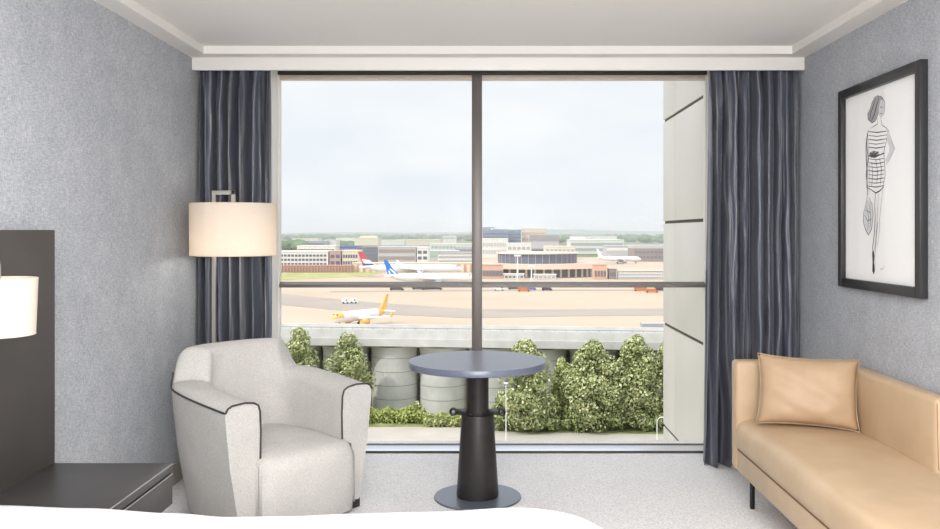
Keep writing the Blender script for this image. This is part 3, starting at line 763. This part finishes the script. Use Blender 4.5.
# curved satellite terminal with a dark glass drum
st = thing('satellite_terminal', 'curved terminal with a dark glass band above a brown roof right of the mullion', 'building', (at(540, 278, gd(278)).x, gd(278) + 37, ZG))
Dq = gd(278)
def ell(m, rx, ry, z0, z1, seg=64, top=None):
    t = top or 1; vs = []
    for r_, z in ((1, z0), (t, z1)):
        for k in range(seg): vs.append((rx * r_ * math.cos(2 * PI * k / seg), ry * r_ * math.sin(2 * PI * k / seg), z))
    fs = [(k, (k + 1) % seg, seg + (k + 1) % seg, seg + k) for k in range(seg)] + [tuple(range(seg, 2 * seg)), tuple(reversed(range(seg)))]
    m.add(vs, fs); return m
def zq(y): return G - (y - CY) * Dq / F
ell(MB(), 46, 30, 0, zq(266.5)).build('lower_storey', 'w_dark', st)
ell(MB(), 50, 37, zq(269.5), zq(264.5), top=.93).build('skirt_roof', 'w_terra', st)
ell(MB(), 30.5, 24, zq(264.5), zq(254.8)).build('glass_drum', 'w_glassb', st)
ell(MB(), 32, 25.5, zq(254.8), zq(253.4)).build('drum_roof', 'w_cream', st)
for k in range(22):
    a = PI + PI * (k + .5) / 22
    MB().box(46.3 * math.cos(a) - .8, 46.3 * math.cos(a) + .8, 30.3 * math.sin(a) - .8, 30.3 * math.sin(a) + .8, 0, zq(269.6)).build('column', 'w_white', st, smooth=False)
for k in range(18):
    a = PI + PI * (k + .5) / 18
    MB().box(30.7 * math.cos(a) - .25, 30.7 * math.cos(a) + .25, 24.2 * math.sin(a) - .25, 24.2 * math.sin(a) + .25, zq(264.5), zq(254.8)).build('glazing_bar', 'w_grey', st, smooth=False)
B('long brown roofed pier joining the curved terminal to the mullion', 482, 503, 265, 278.5, 'terra', 10, 1, 14, 'w_dark', b0=0, b1=.8)
B('brown roofed gate room at the right end of the curved terminal', 594, 606.5, 265, 279, 'orange', 10, 1, 4, 'w_dark', b0=0, b1=.8, roof='terra')
B('dark grey gate lounge below the right end of the brown roof', 609.2, 616.5, 269.5, 279, 'brown', 10, 1, 3, 'w_dark')
B('pale fuel yard fence with panels right of the gate lounge', 618, 668, 271, 279, 'lgrey', 4, 2, 20, 'w_white', roof='cream')
B('white jet bridge box below the brown roof left of the light mast', 504, 524, 274.5, 279.5, 'white', 6, 1, 5, 'w_dark')
B('white jet bridge box below the brown roof right of the blue truck', 534, 556, 275, 279.5, 'white', 6, 1, 5, 'w_grey')

# light masts -------------------------------------------------------------------------
def mast(label, px, ytop, ybase, r, head=True, hook=0):
    D = gd(ybase); h = (ybase - ytop) * D / F; t = thing('light_mast', label, 'light mast', ((px - CX) * D / F, D, ZG))
    if hook:
        pts = [(0, 0, z) for z in np.linspace(0, h * .78, 6)] + [(hook * (1 - math.cos(a)), 0, h * .78 + h * .22 * math.sin(a)) for a in np.linspace(.2, PI / 2, 7)]
        MB().tube(pts, r, 8).build('pole', 'plane_white', t)
        MB().box(hook, hook + hook * .5, -r * 2, r * 2, h - r * 2, h + r * .5).build('lamp_head', 'plane_white', t)
    else:
        MB().tube([(0, 0, 0), (0, 0, h)], [r * 1.2, r * .8], 8).build('pole', 'plane_white', t)
        if head: MB().box(-r * 5, r * 5, -r * 2, r * 2, h - r * 1.5, h + r).build('lamp_head', 'plane_white', t)
mast('tall white floodlight mast before the curved terminal', 517.5, 255.5, 282, .45)
mast('shorter white floodlight mast right of the tall one', 531.5, 266, 282, .45)
mast('straight pale lamp post in front of the trees right of the table', 506, 383, 441, .07)
mast('curved white street lamp post at the foot of the cladding fin', 657, 417, 440, .07, hook=.9)

# aircraft -----------------------------------------------------------------------------
def airliner(label, loc, rz, Ln, fus, tailm, belly='plane_white', nose=None, tail_h=None, r=None, winglets=None, fin_marks=None, tip=None):
    """nose points along local +x; origin under the middle of the fuselage"""
    A = thing('airliner', label, 'aircraft', loc, rz); r = r or Ln * .054; zc = r * 1.95; th = tail_h or Ln * .19
    prof = [(-.5, .10, .55), (-.46, .28, .45), (-.38, .62, .22), (-.28, .9, .06), (-.2, 1, 0), (.0, 1, 0), (.2, 1, 0), (.36, 1, 0), (.42, .92, -.04), (.46, .74, -.12), (.485, .5, -.22), (.5, .08, -.30)]
    seg = 24; m = MB(); vs = []
    for (x, k, dz) in prof:
        for s_ in range(seg):
            a = 2 * PI * s_ / seg; vs.append((x * Ln, r * k * math.cos(a), zc + dz * r + r * k * math.sin(a)))
    for i in range(len(prof) - 1):
        for s_ in range(seg):
            s2 = (s_ + 1) % seg; up = math.sin(2 * PI * (s_ + .5) / seg); xm = (prof[i][0] + prof[i + 1][0]) / 2
            mi = 1 if (nose and up > .05 and (xm > .28)) or (nose and xm < -.3) else 0
            m.add([vs[i * seg + s_], vs[i * seg + s2], vs[(i + 1) * seg + s2], vs[(i + 1) * seg + s_]], [(0, 1, 2, 3)], mi)
    o = m.build('fuselage', [fus, nose or fus], A, ang=60)
    ws = MB()
    for sy in (-1, 1): ws.box(.438 * Ln, .458 * Ln, sy * r * .30 - r * .28, sy * r * .30 + r * .28, zc + r * .42, zc + r * .66)
    ws.build('cockpit_window', 'win_dark', o, smooth=False)
    def plate(name, P, axis, t, mat, par=A):
        q = MB(); q.prism(P, axis, -t, t); return q.build(name, mat, par, smooth=False)
    for sy in (-1, 1):
        P = [(.10 * Ln, sy * r * .6), (.12 * Ln, sy * r), (-.08 * Ln, sy * Ln * .46), (-.13 * Ln, sy * Ln * .46), (-.07 * Ln, sy * r * 2.6), (-.08 * Ln, sy * r * .6)]
        wv = MB(); n = len(P); zz = lambda y: zc - r * .5 + abs(y) * .09
        wv.add([(x, y, zz(y) + .25) for x, y in P] + [(x, y, zz(y) - .25) for x, y in P], [tuple(range(n)), tuple(range(2 * n - 1, n - 1, -1))] + [(i, (i + 1) % n, n + (i + 1) % n, n + i) for i in range(n)])
        wo = wv.build('wing', 'plane_white', A, smooth=False)
        wz = zz(Ln * .46)
        tp = MB(); tp.prism([(-.08 * Ln, wz), (-.13 * Ln, wz), (-.15 * Ln, wz + Ln * .05), (-.13 * Ln, wz + Ln * .05)], 'y', sy * Ln * .46 - .15, sy * Ln * .46 + .15); tp.build('winglet', tip or 'plane_white', A, smooth=False)
        e = MB(); e.lathe([(.45 * r, -r * .9), (.56 * r, -r * .5), (.58 * r, .3 * r), (.50 * r, .95 * r), (.40 * r, .9 * r)], mat=Matrix.Translation((.085 * Ln, sy * Ln * .17, zc - r * 1.05)) @ Matrix.Rotation(PI / 2, 4, 'Y'), seg=18)
        e.build('engine', tip or 'engine', A)
        hs = MB(); Q = [(-.38 * Ln, sy * r * .2), (-.47 * Ln, sy * Ln * .17), (-.50 * Ln, sy * Ln * .17), (-.47 * Ln, sy * r * .2)]; n = 4; hz = zc + r * .45
        hs.add([(x, y, hz + .2) for x, y in Q] + [(x, y, hz - .2) for x, y in Q], [tuple(range(n)), tuple(range(2 * n - 1, n - 1, -1))] + [(i, (i + 1) % n, n + (i + 1) % n, n + i) for i in range(n)])
        hs.build('tailplane', 'plane_white', A, smooth=False)
    z0 = zc + r * .6
    fo = plate('tail_fin', [(-.33 * Ln, z0), (-.40 * Ln, z0 + th * .35), (-.475 * Ln, z0 + th), (-.515 * Ln, z0 + th), (-.465 * Ln, z0)], 'y', .28, tailm)
    if fin_marks:
        for (P, mm) in fin_marks: plate('fin_marking', [(x * Ln, z0 + z * th) for x, z in P], 'y', .34, mm, fo)
    for (x, y) in ((.38 * Ln, 0), (-.03 * Ln, -r * .9), (-.03 * Ln, r * .9)):
        g_ = MB(); g_.tube([(x, y, .8), (x, y, zc - r * .8)], .18, 6); g_.lathe([(.62, -.5), (.62, .5)], mat=Matrix.Translation((x, y, .62)) @ Matrix.Rotation(PI / 2, 4, 'X'), seg=14); g_.build('landing_gear', 'tyre', A, smooth=False)
    return A
# orange and white jet on the near apron, nose to the left and towards the window
D1 = gd(325.5); p1 = at(361, 325.5, D1)
airliner('white and orange airliner on the apron just beyond the viaduct', (p1.x, p1.y, ZG + .05), math.radians(180 + 52), 27, 'plane_white', 'plane_orange', nose='plane_orange', tip='plane_orange', r=1.9, tail_h=5.8)
# blue tail
D2 = gd(286); p2 = at(420, 286, D2)
airliner('white airliner with a blue tail fin behind the window transom', (p2.x + 6, p2.y, ZG + .05), math.radians(4), 56, 'plane_white', 'plane_blue', r=2.7, tail_h=9.5,
         fin_marks=[([(-.37, .12), (-.40, .28), (-.44, .45), (-.45, .40), (-.415, .22), (-.39, .06)], 'plane_white'), ([(-.43, .1), (-.45, .3), (-.465, .3), (-.45, .08)], 'plane_white')])
D3 = gd(276.5); p3 = at(407, 276.5, D3)
airliner('white airliner with a red and navy tail fin behind the blue tailed one', (p3.x + 3, p3.y, ZG + .05), math.radians(6), 78, 'plane_white', 'plane_red', r=3.1, tail_h=11,
         fin_marks=[([(-.34, .05), (-.40, .42), (-.48, .52), (-.455, .22)], 'plane_white'), ([(-.345, .02), (-.37, .18), (-.47, .2), (-.465, .02)], 'plane_navy')])
D4 = gd(263.5); p4 = at(619, 263.5, D4)
airliner('distant all white airliner in front of the grey maintenance shed', (p4.x, p4.y, ZG + .05), math.radians(3), 48, 'plane_white', 'plane_white', r=2.6, tail_h=9.5)

hz = MB().box(-6500, 6500, 206, 8600, ZG - 4, ZG + 75)
hq = N('thin_summer_haze'); hv = hq.n('ShaderNodeVolumeScatter'); hv.inputs['Color'].default_value = (1, 1, 1, 1); hv.inputs['Density'].default_value = 2.0e-4; hv.inputs['Anisotropy'].default_value = 0.0
hq.l(hv.outputs[0], hq.out.inputs['Volume'])
ho = hz.build('haze', hq.m, smooth=False); tag(ho, 'thin pale haze lying over the distant airfield and hills', 'haze', kind='stuff')
# ground vehicles ---------------------------------------------------------------------------
def vehicle(label, px, y, Ln, mat, rz=0.0, h=2.2):
    D = gd(y); p = at(px, y, D); m = MB(); w = 1.05
    m.prism([(-Ln / 2, .35), (Ln / 2, .35), (Ln / 2, 1.0), (Ln / 2 - .7, 1.15), (Ln / 2 - 1.3, h), (-Ln / 2, h)], 'y', -w, w, 0)
    m.prism([(Ln / 2 - .82, 1.3), (Ln / 2 - 1.25, h - .25), (Ln / 2 - 1.7, h - .25), (Ln / 2 - 1.7, 1.3)], 'y', -w - .03, w + .03, 1)
    for x in (-Ln / 2 + .8, Ln / 2 - .9):
        for yy in (-w, w): m.lathe([(.38, -.14), (.38, .14)], mat=Matrix.Translation((x, yy, .38)) @ Matrix.Rotation(PI / 2, 4, 'X'), seg=12, mi=2)
    o = m.build('service_vehicle', [mat, 'win_dark', 'tyre'], smooth=False)
    o.location = (p.x, p.y, ZG + .06); o.rotation_euler = (0, 0, rz); return tag(o, label, 'vehicle')
vehicle('white van on the taxiway left of its twin above the orange jet', 345.8, 303.5, 3.6, 'van_white')
vehicle('second white van on the taxiway just right of the first', 354.2, 303.3, 3.6, 'van_white')
vehicle('dark tug on the service road below the blue tailed airliner', 397, 290.5, 8, 'van_dark')
vehicle('dark loader on the service road left of the mullion', 420, 289.5, 9, 'van_dark', h=2.8)
vehicle('long dark baggage train on the service road near the mullion', 432, 290, 12, 'van_dark', h=2.0)
vehicle('dark fuel truck under the transom right of the mullion', 515, 289.6, 8, 'van_dark', h=3)
vehicle('orange brown tug under the transom beside the fuel truck', 524, 291.5, 7, 'van_orange')
vehicle('blue service truck under the transom below the curved terminal', 531, 290.0, 6, 'van_blue', h=3.2)
vehicle('dark van under the transom right of the blue truck', 547, 290.5, 6, 'van_dark')
vehicle('white truck under the transom left of the fuel truck', 499, 290.5, 6, 'van_white', h=3)
vehicle('orange baggage cart nearest the cladding fin', 652, 292.5, 7, 'van_orange')
vehicle('orange loader left of the baggage cart at the right', 641, 291.0, 8, 'van_orange', h=2.6)
vehicle('dark tug between the orange loaders at the far right', 660, 291.0, 6, 'van_dark')

# viaduct ---------------------------------------------------------------------------------------
V = thing('viaduct', 'pale concrete road viaduct on round piers crossing behind the trees', 'viaduct', (0, 157, ZG), math.radians(-6))
zt = lambda y: G - (y - CY) * 157 / F          # heights above the ground
MB().prism([(-.2, zt(340)), (0, zt(331)), (.35, zt(331)), (.35, zt(340))], 'x', -120, 120).build('parapet', 'concrete', V, smooth=False)
MB().prism([(-.35, zt(340)), (12.5, zt(340)), (12.5, zt(343)), (10, zt(349.5)), (1.0, zt(349.5)), (-.35, zt(347.5))], 'x', -120, 120).build('deck', 'concrete', V, smooth=False)
MB().prism([(12.15, zt(340)), (12.15, zt(333)), (12.5, zt(333)), (12.5, zt(340))], 'x', -120, 120).build('far_parapet', 'concrete', V, smooth=False)
rl = MB(); rl.tube([(-120, .15, zt(329.2)), (120, .15, zt(329.2))], .06, 6)
for k in range(-60, 61): rl.box(k * 2 - .04, k * 2 + .04, .10, .2, zt(331), zt(329.2))
rl.build('railing', 'rail', V, smooth=False)
MB().box(-120, 120, 7.5, 8.2, 0, zt(349)).build('wall_panel', 'concrete', V, smooth=False)
jn = MB()
for y_ in (361, 375, 389, 403): jn.box(-120, 120, 7.46, 7.5, zt(y_) - .06, zt(y_) + .06)
jn.build('panel_joints', 'concrete_joint', V, smooth=False)
for k in range(-5, 6):
    px = 390 + 50 * k; x = (px - CX) * 162 / F; H = zt(349.45)
    pv = MB(); pv.lathe([(4.45, 0), (4.45, H * .86), (4.5, H * .91), (4.65, H * .96), (4.95, H)], (x, 5.2, 0), 40)
    po = pv.build('pier', 'concrete', V)
    rj = MB()
    for y_ in (361, 375, 389, 403):
        rj.lathe([(4.48, zt(y_) - .05), (4.48, zt(y_) + .05)], (x, 5.2, 0), 40, cap=False)
    rj.build('pier_joint', 'concrete_joint', po)
gp = at(653, 326, 190)
gt = thing('gantry_shelter', 'small grey flat roofed shelter above the treetops beside the cladding fin', 'shelter', (gp.x, gp.y, ZG))
gz = EYE - (327 - CY) * 190 / F - ZG
MB().box(-2.6, 3.2, -1.5, 1.5, gz, gz + .9).build('roof', 'w_grey', gt, smooth=False)
for x in (-2.2, 2.8): MB().box(x - .15, x + .15, -.15, .15, 0, gz).build('post', 'w_grey', gt, smooth=False)

# trees -----------------------------------------------------------------------------------------
def foliage(n, lumps, rx, ry, z0, z1, seed, leaf, shape=1.0, mats=3):
    rs = np.random.RandomState(seed); c = []
    for k in range(lumps):
        t = rs.rand() ** .9; a = rs.rand() * 2 * PI
        rad = (1 - t ** 1.9) ** .62 * (.6 + .4 * min(1, t * 4)) if shape else 1
        q = rs.rand() ** .5 * .78
        c.append((rx * rad * q * math.cos(a), ry * rad * q * math.sin(a), z0 + (z1 - z0) * (.06 + .86 * t), (rx * .30) * (.55 + .45 * rad) * (.8 + .4 * rs.rand())))
    c = np.array(c); idx = rs.randint(0, lumps, n)
    d = rs.normal(size=(n, 3)); d /= np.linalg.norm(d, axis=1)[:, None]
    P = c[idx, :3] + d * c[idx, 3:4] * (.75 + .3 * rs.rand(n, 1))
    P[:, 2] = np.clip(P[:, 2], z0 - .3, z1 + .3)
    nrm = d + rs.normal(size=(n, 3)) * .55; nrm /= np.linalg.norm(nrm, axis=1)[:, None]
    e1 = np.cross(nrm, rs.normal(size=(n, 3))); e1 /= np.linalg.norm(e1, axis=1)[:, None]; e2 = np.cross(nrm, e1)
    s = leaf * (.6 + .8 * rs.rand(n, 1))
    V4 = np.stack([P - e1 * s, P - e2 * s * .6, P + e1 * s, P + e2 * s * .6], 1).reshape(-1, 3)
    mi = (rs.rand(n) ** 1.2 * mats).astype(int)
    m = MB(); m.v = [tuple(v) for v in V4]; m.f = [(4 * i, 4 * i + 1, 4 * i + 2, 4 * i + 3) for i in range(n)]; m.mi = [int(x) for x in mi]
    return m
def tree(label, px, ytop, ybase, wpx, seed, n=8500, name='leafy_tree', cat='tree', trunk=True, mats=('leaf_b', 'leaf_a', 'leaf_c'), low=.05, group=None, shape=1.0, leaf=.27, lumps=95):
    D = gd(ybase); h = (ybase - ytop) * D / F; w = wpx * D / F / 2
    t = thing(name, label, cat, ((px - CX) * D / F, D, ZG - .08), 0, group)
    foliage(n, lumps, w, w, h * low, h * .97, seed, leaf, shape).build('foliage', list(mats), t, smooth=False, recalc=False)
    if trunk:
        rs = random.Random(seed); tk = MB(); tk.tube([(0, 0, 0), (.1, .05, h * .3), (-.05, .1, h * .6), (.05, 0, h * .88)], [.32, .24, .15, .05], 8)
        for k in range(6):
            a = rs.uniform(0, 2 * PI); z = h * rs.uniform(.2, .6); l = w * rs.uniform(.4, .7)
            tk.tube([(0, .05, z), (l * .5 * math.cos(a), l * .5 * math.sin(a), z + l * .35), (l * math.cos(a), l * math.sin(a), z + l * .8)], [.12, .08, .03], 6)
        tk.build('trunk', 'bark', t)
    return t
tree('leafy green tree left of the armchair back by the curtain edge', 299, 321, 421, 56, 11)
tree('leafy green tree above the right arm of the armchair', 347.5, 327, 419, 62, 12)
tree('tall leafy tree directly behind the right side of the round table', 526, 334, 430, 70, 13, 12000)
tree('broad leafy tree in the middle of the right hand window', 594, 336, 429, 76, 14, 13500)
tree('tall leafy tree right of the broad one against the cladding fin', 636, 329, 428, 62, 15, 12000)
tree('leafy tree half hidden behind the cladding fin', 670, 331, 427, 60, 16, 8000)
tree('yellowish small tree between the two right hand trees', 562, 352, 424, 32, 17, 4000, mats=('leaf_a', 'leaf_c', 'hedge_a'))
tree('small round shrub at the foot of the viaduct pier', 418, 399, 420, 18, 18, 900, 'shrub', 'shrub', False, leaf=.3, lumps=20)
for i, (px, yt, yb, wp, lb) in enumerate([
        (500, 398, 429, 34, 'dark green bush under the tall tree behind the table'), (538, 404, 430, 44, 'wide low bush right of the pale lamp post'),
        (577, 402, 430, 44, 'low bush under the left side of the broad tree'), (615, 403, 429, 44, 'low bush between the broad tree and the tall tree'), (652, 401, 429, 40, 'low bush at the foot of the cladding fin')]):
    tree(lb, px, yt, yb, wp, 30 + i, 1500, 'bush', 'bush', False, ('leaf_b', 'leaf_b', 'leaf_a'), .0, 'bushes under the right hand trees', 1.0, .32, 26)
def hedge(label, px0, px1, ytop, ybase, seed, n, mats):
    D = gd(ybase); a = (px0 - CX) * D / F; b = (px1 - CX) * D / F; h = (ybase - ytop) * D / F; rs = np.random.RandomState(seed)
    t = thing('hedge', label, 'hedge', ((a + b) / 2, D + 1.2, ZG - .08)); m = MB()
    P = np.stack([(rs.rand(n) - .5) * (b - a), (rs.rand(n) - .5) * 2.2, rs.rand(n) ** .6 * h], 1)
    P[:, 2] *= 1 - .35 * np.abs(P[:, 1]) / 1.1 + .12 * np.sin(P[:, 0] * 1.7)
    d = rs.normal(size=(n, 3)); d[:, 2] += .8; d /= np.linalg.norm(d, axis=1)[:, None]
    e1 = np.cross(d, rs.normal(size=(n, 3))); e1 /= np.linalg.norm(e1, axis=1)[:, None]; e2 = np.cross(d, e1); s = .26 * (.6 + .8 * rs.rand(n, 1))
    V4 = np.stack([P - e1 * s, P - e2 * s * .6, P + e1 * s, P + e2 * s * .6], 1).reshape(-1, 3)
    m.v = [tuple(v) for v in V4]; m.f = [(4 * i, 4 * i + 1, 4 * i + 2, 4 * i + 3) for i in range(n)]; m.mi = [int(x) for x in (rs.rand(n) * 3).astype(int)]
    m.build('foliage', list(mats), t, smooth=False, recalc=False)
hedge('bright green clipped hedge below the viaduct left of the table', 340, 424, 408, 423.5, 41, 5200, ('hedge_a', 'leaf_a', 'hedge_a'))
hedge('lower bright green hedge continuing behind the table column', 424, 492, 414, 427, 42, 4200, ('hedge_a', 'leaf_a', 'leaf_c'))

# ------------------------------------------------------------------ light, sky, camera
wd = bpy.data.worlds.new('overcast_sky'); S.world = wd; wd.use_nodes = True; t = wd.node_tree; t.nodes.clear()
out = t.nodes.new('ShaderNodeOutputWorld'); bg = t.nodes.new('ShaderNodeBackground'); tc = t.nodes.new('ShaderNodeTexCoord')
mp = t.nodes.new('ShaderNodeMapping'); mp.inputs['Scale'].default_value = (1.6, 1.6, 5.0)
nz = t.nodes.new('ShaderNodeTexNoise'); nz.inputs['Scale'].default_value = 2.2; nz.inputs['Detail'].default_value = 5
cr = t.nodes.new('ShaderNodeValToRGB'); cr.color_ramp.elements[0].position = .34; cr.color_ramp.elements[0].color = rgb(226, 233, 241)
cr.color_ramp.elements[1].position = .66; cr.color_ramp.elements[1].color = rgb(244, 246, 249)
t.links.new(tc.outputs['Generated'], mp.inputs[0]); t.links.new(mp.outputs[0], nz.inputs['Vector']); t.links.new(nz.outputs[0], cr.inputs[0])
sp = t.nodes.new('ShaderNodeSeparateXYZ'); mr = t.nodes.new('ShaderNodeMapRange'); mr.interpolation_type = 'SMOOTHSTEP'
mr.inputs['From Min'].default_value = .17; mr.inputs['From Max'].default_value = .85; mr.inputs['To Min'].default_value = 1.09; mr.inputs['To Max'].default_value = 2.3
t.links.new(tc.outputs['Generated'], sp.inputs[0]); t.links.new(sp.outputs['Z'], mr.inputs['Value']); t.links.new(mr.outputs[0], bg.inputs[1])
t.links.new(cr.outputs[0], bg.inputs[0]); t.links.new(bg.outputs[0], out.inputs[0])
sun = bpy.data.lights.new('sun', 'SUN'); sun.energy = 2.5; sun.angle = math.radians(1.5); sun.color = (1, .96, .90)
so = bpy.data.objects.new('sun', sun); COL.objects.link(so)
so.rotation_euler = Vector((.62, .38, -.80)).to_track_quat('-Z', 'Y').to_euler()
pl = bpy.data.lights.new('window_portal', 'AREA'); pl.shape = 'RECTANGLE'; pl.size = 2.88; pl.size_y = 2.44; pl.cycles.is_portal = True
po = bpy.data.objects.new('window_portal', pl); COL.objects.link(po); po.location = (.016, 5.69, 1.25); po.rotation_euler = (math.radians(-90), 0, 0)
def area(name, loc, tgt, sx, sy, e, col):
    l = bpy.data.lights.new(name, 'AREA'); l.shape = 'RECTANGLE'; l.size = sx; l.size_y = sy; l.energy = e; l.color = col
    o = bpy.data.objects.new(name, l); COL.objects.link(o); o.location = loc
    o.rotation_euler = (Vector(tgt) - Vector(loc)).to_track_quat('-Z', 'Y').to_euler(); return o
area('overhead_fill', (.1, 1.0, 2.50), (.1, 1.0, 0), 2.2, 2.6, 140, (1, .97, .93))  # unseen fill light added under the ceiling, no fixture there
area('rear_fill', (.5, -1.9, 1.9), (.2, 4, 1.0), 2.4, 1.2, 100, (1, .98, .96))  # fill added behind the camera to brighten the room from the front
area('upward_fill', (.1, -1.3, 1.7), (.1, -.6, 2.6), 1.6, .8, 150, (1, .97, .94))  # added upward fill that brightens the ceiling, not a lamp of the room
cam = bpy.data.cameras.new('camera'); co = bpy.data.objects.new('camera', cam); COL.objects.link(co)
co.location = (0, 0, EYE); co.rotation_euler = (PI / 2, 0, 0); cam.sensor_fit = 'HORIZONTAL'; cam.sensor_width = 36; cam.lens = F / 940 * 36
cam.shift_x = -(CX - 470) / 940; cam.shift_y = -(264.5 - CY) / 940; cam.clip_start = .05; cam.clip_end = 20000
S.camera = co
S.view_settings.view_transform = 'Standard'; S.view_settings.look = 'None'; S.view_settings.gamma = 1; S.view_settings.use_curve_mapping = False
S.view_settings.exposure = 0.0
cy = S.cycles; cy.use_denoising = True; cy.max_bounces = 10; cy.diffuse_bounces = 6; cy.transparent_max_bounces = 16; cy.sample_clamp_indirect = 6
cy.caustics_reflective = False; cy.caustics_refractive = False
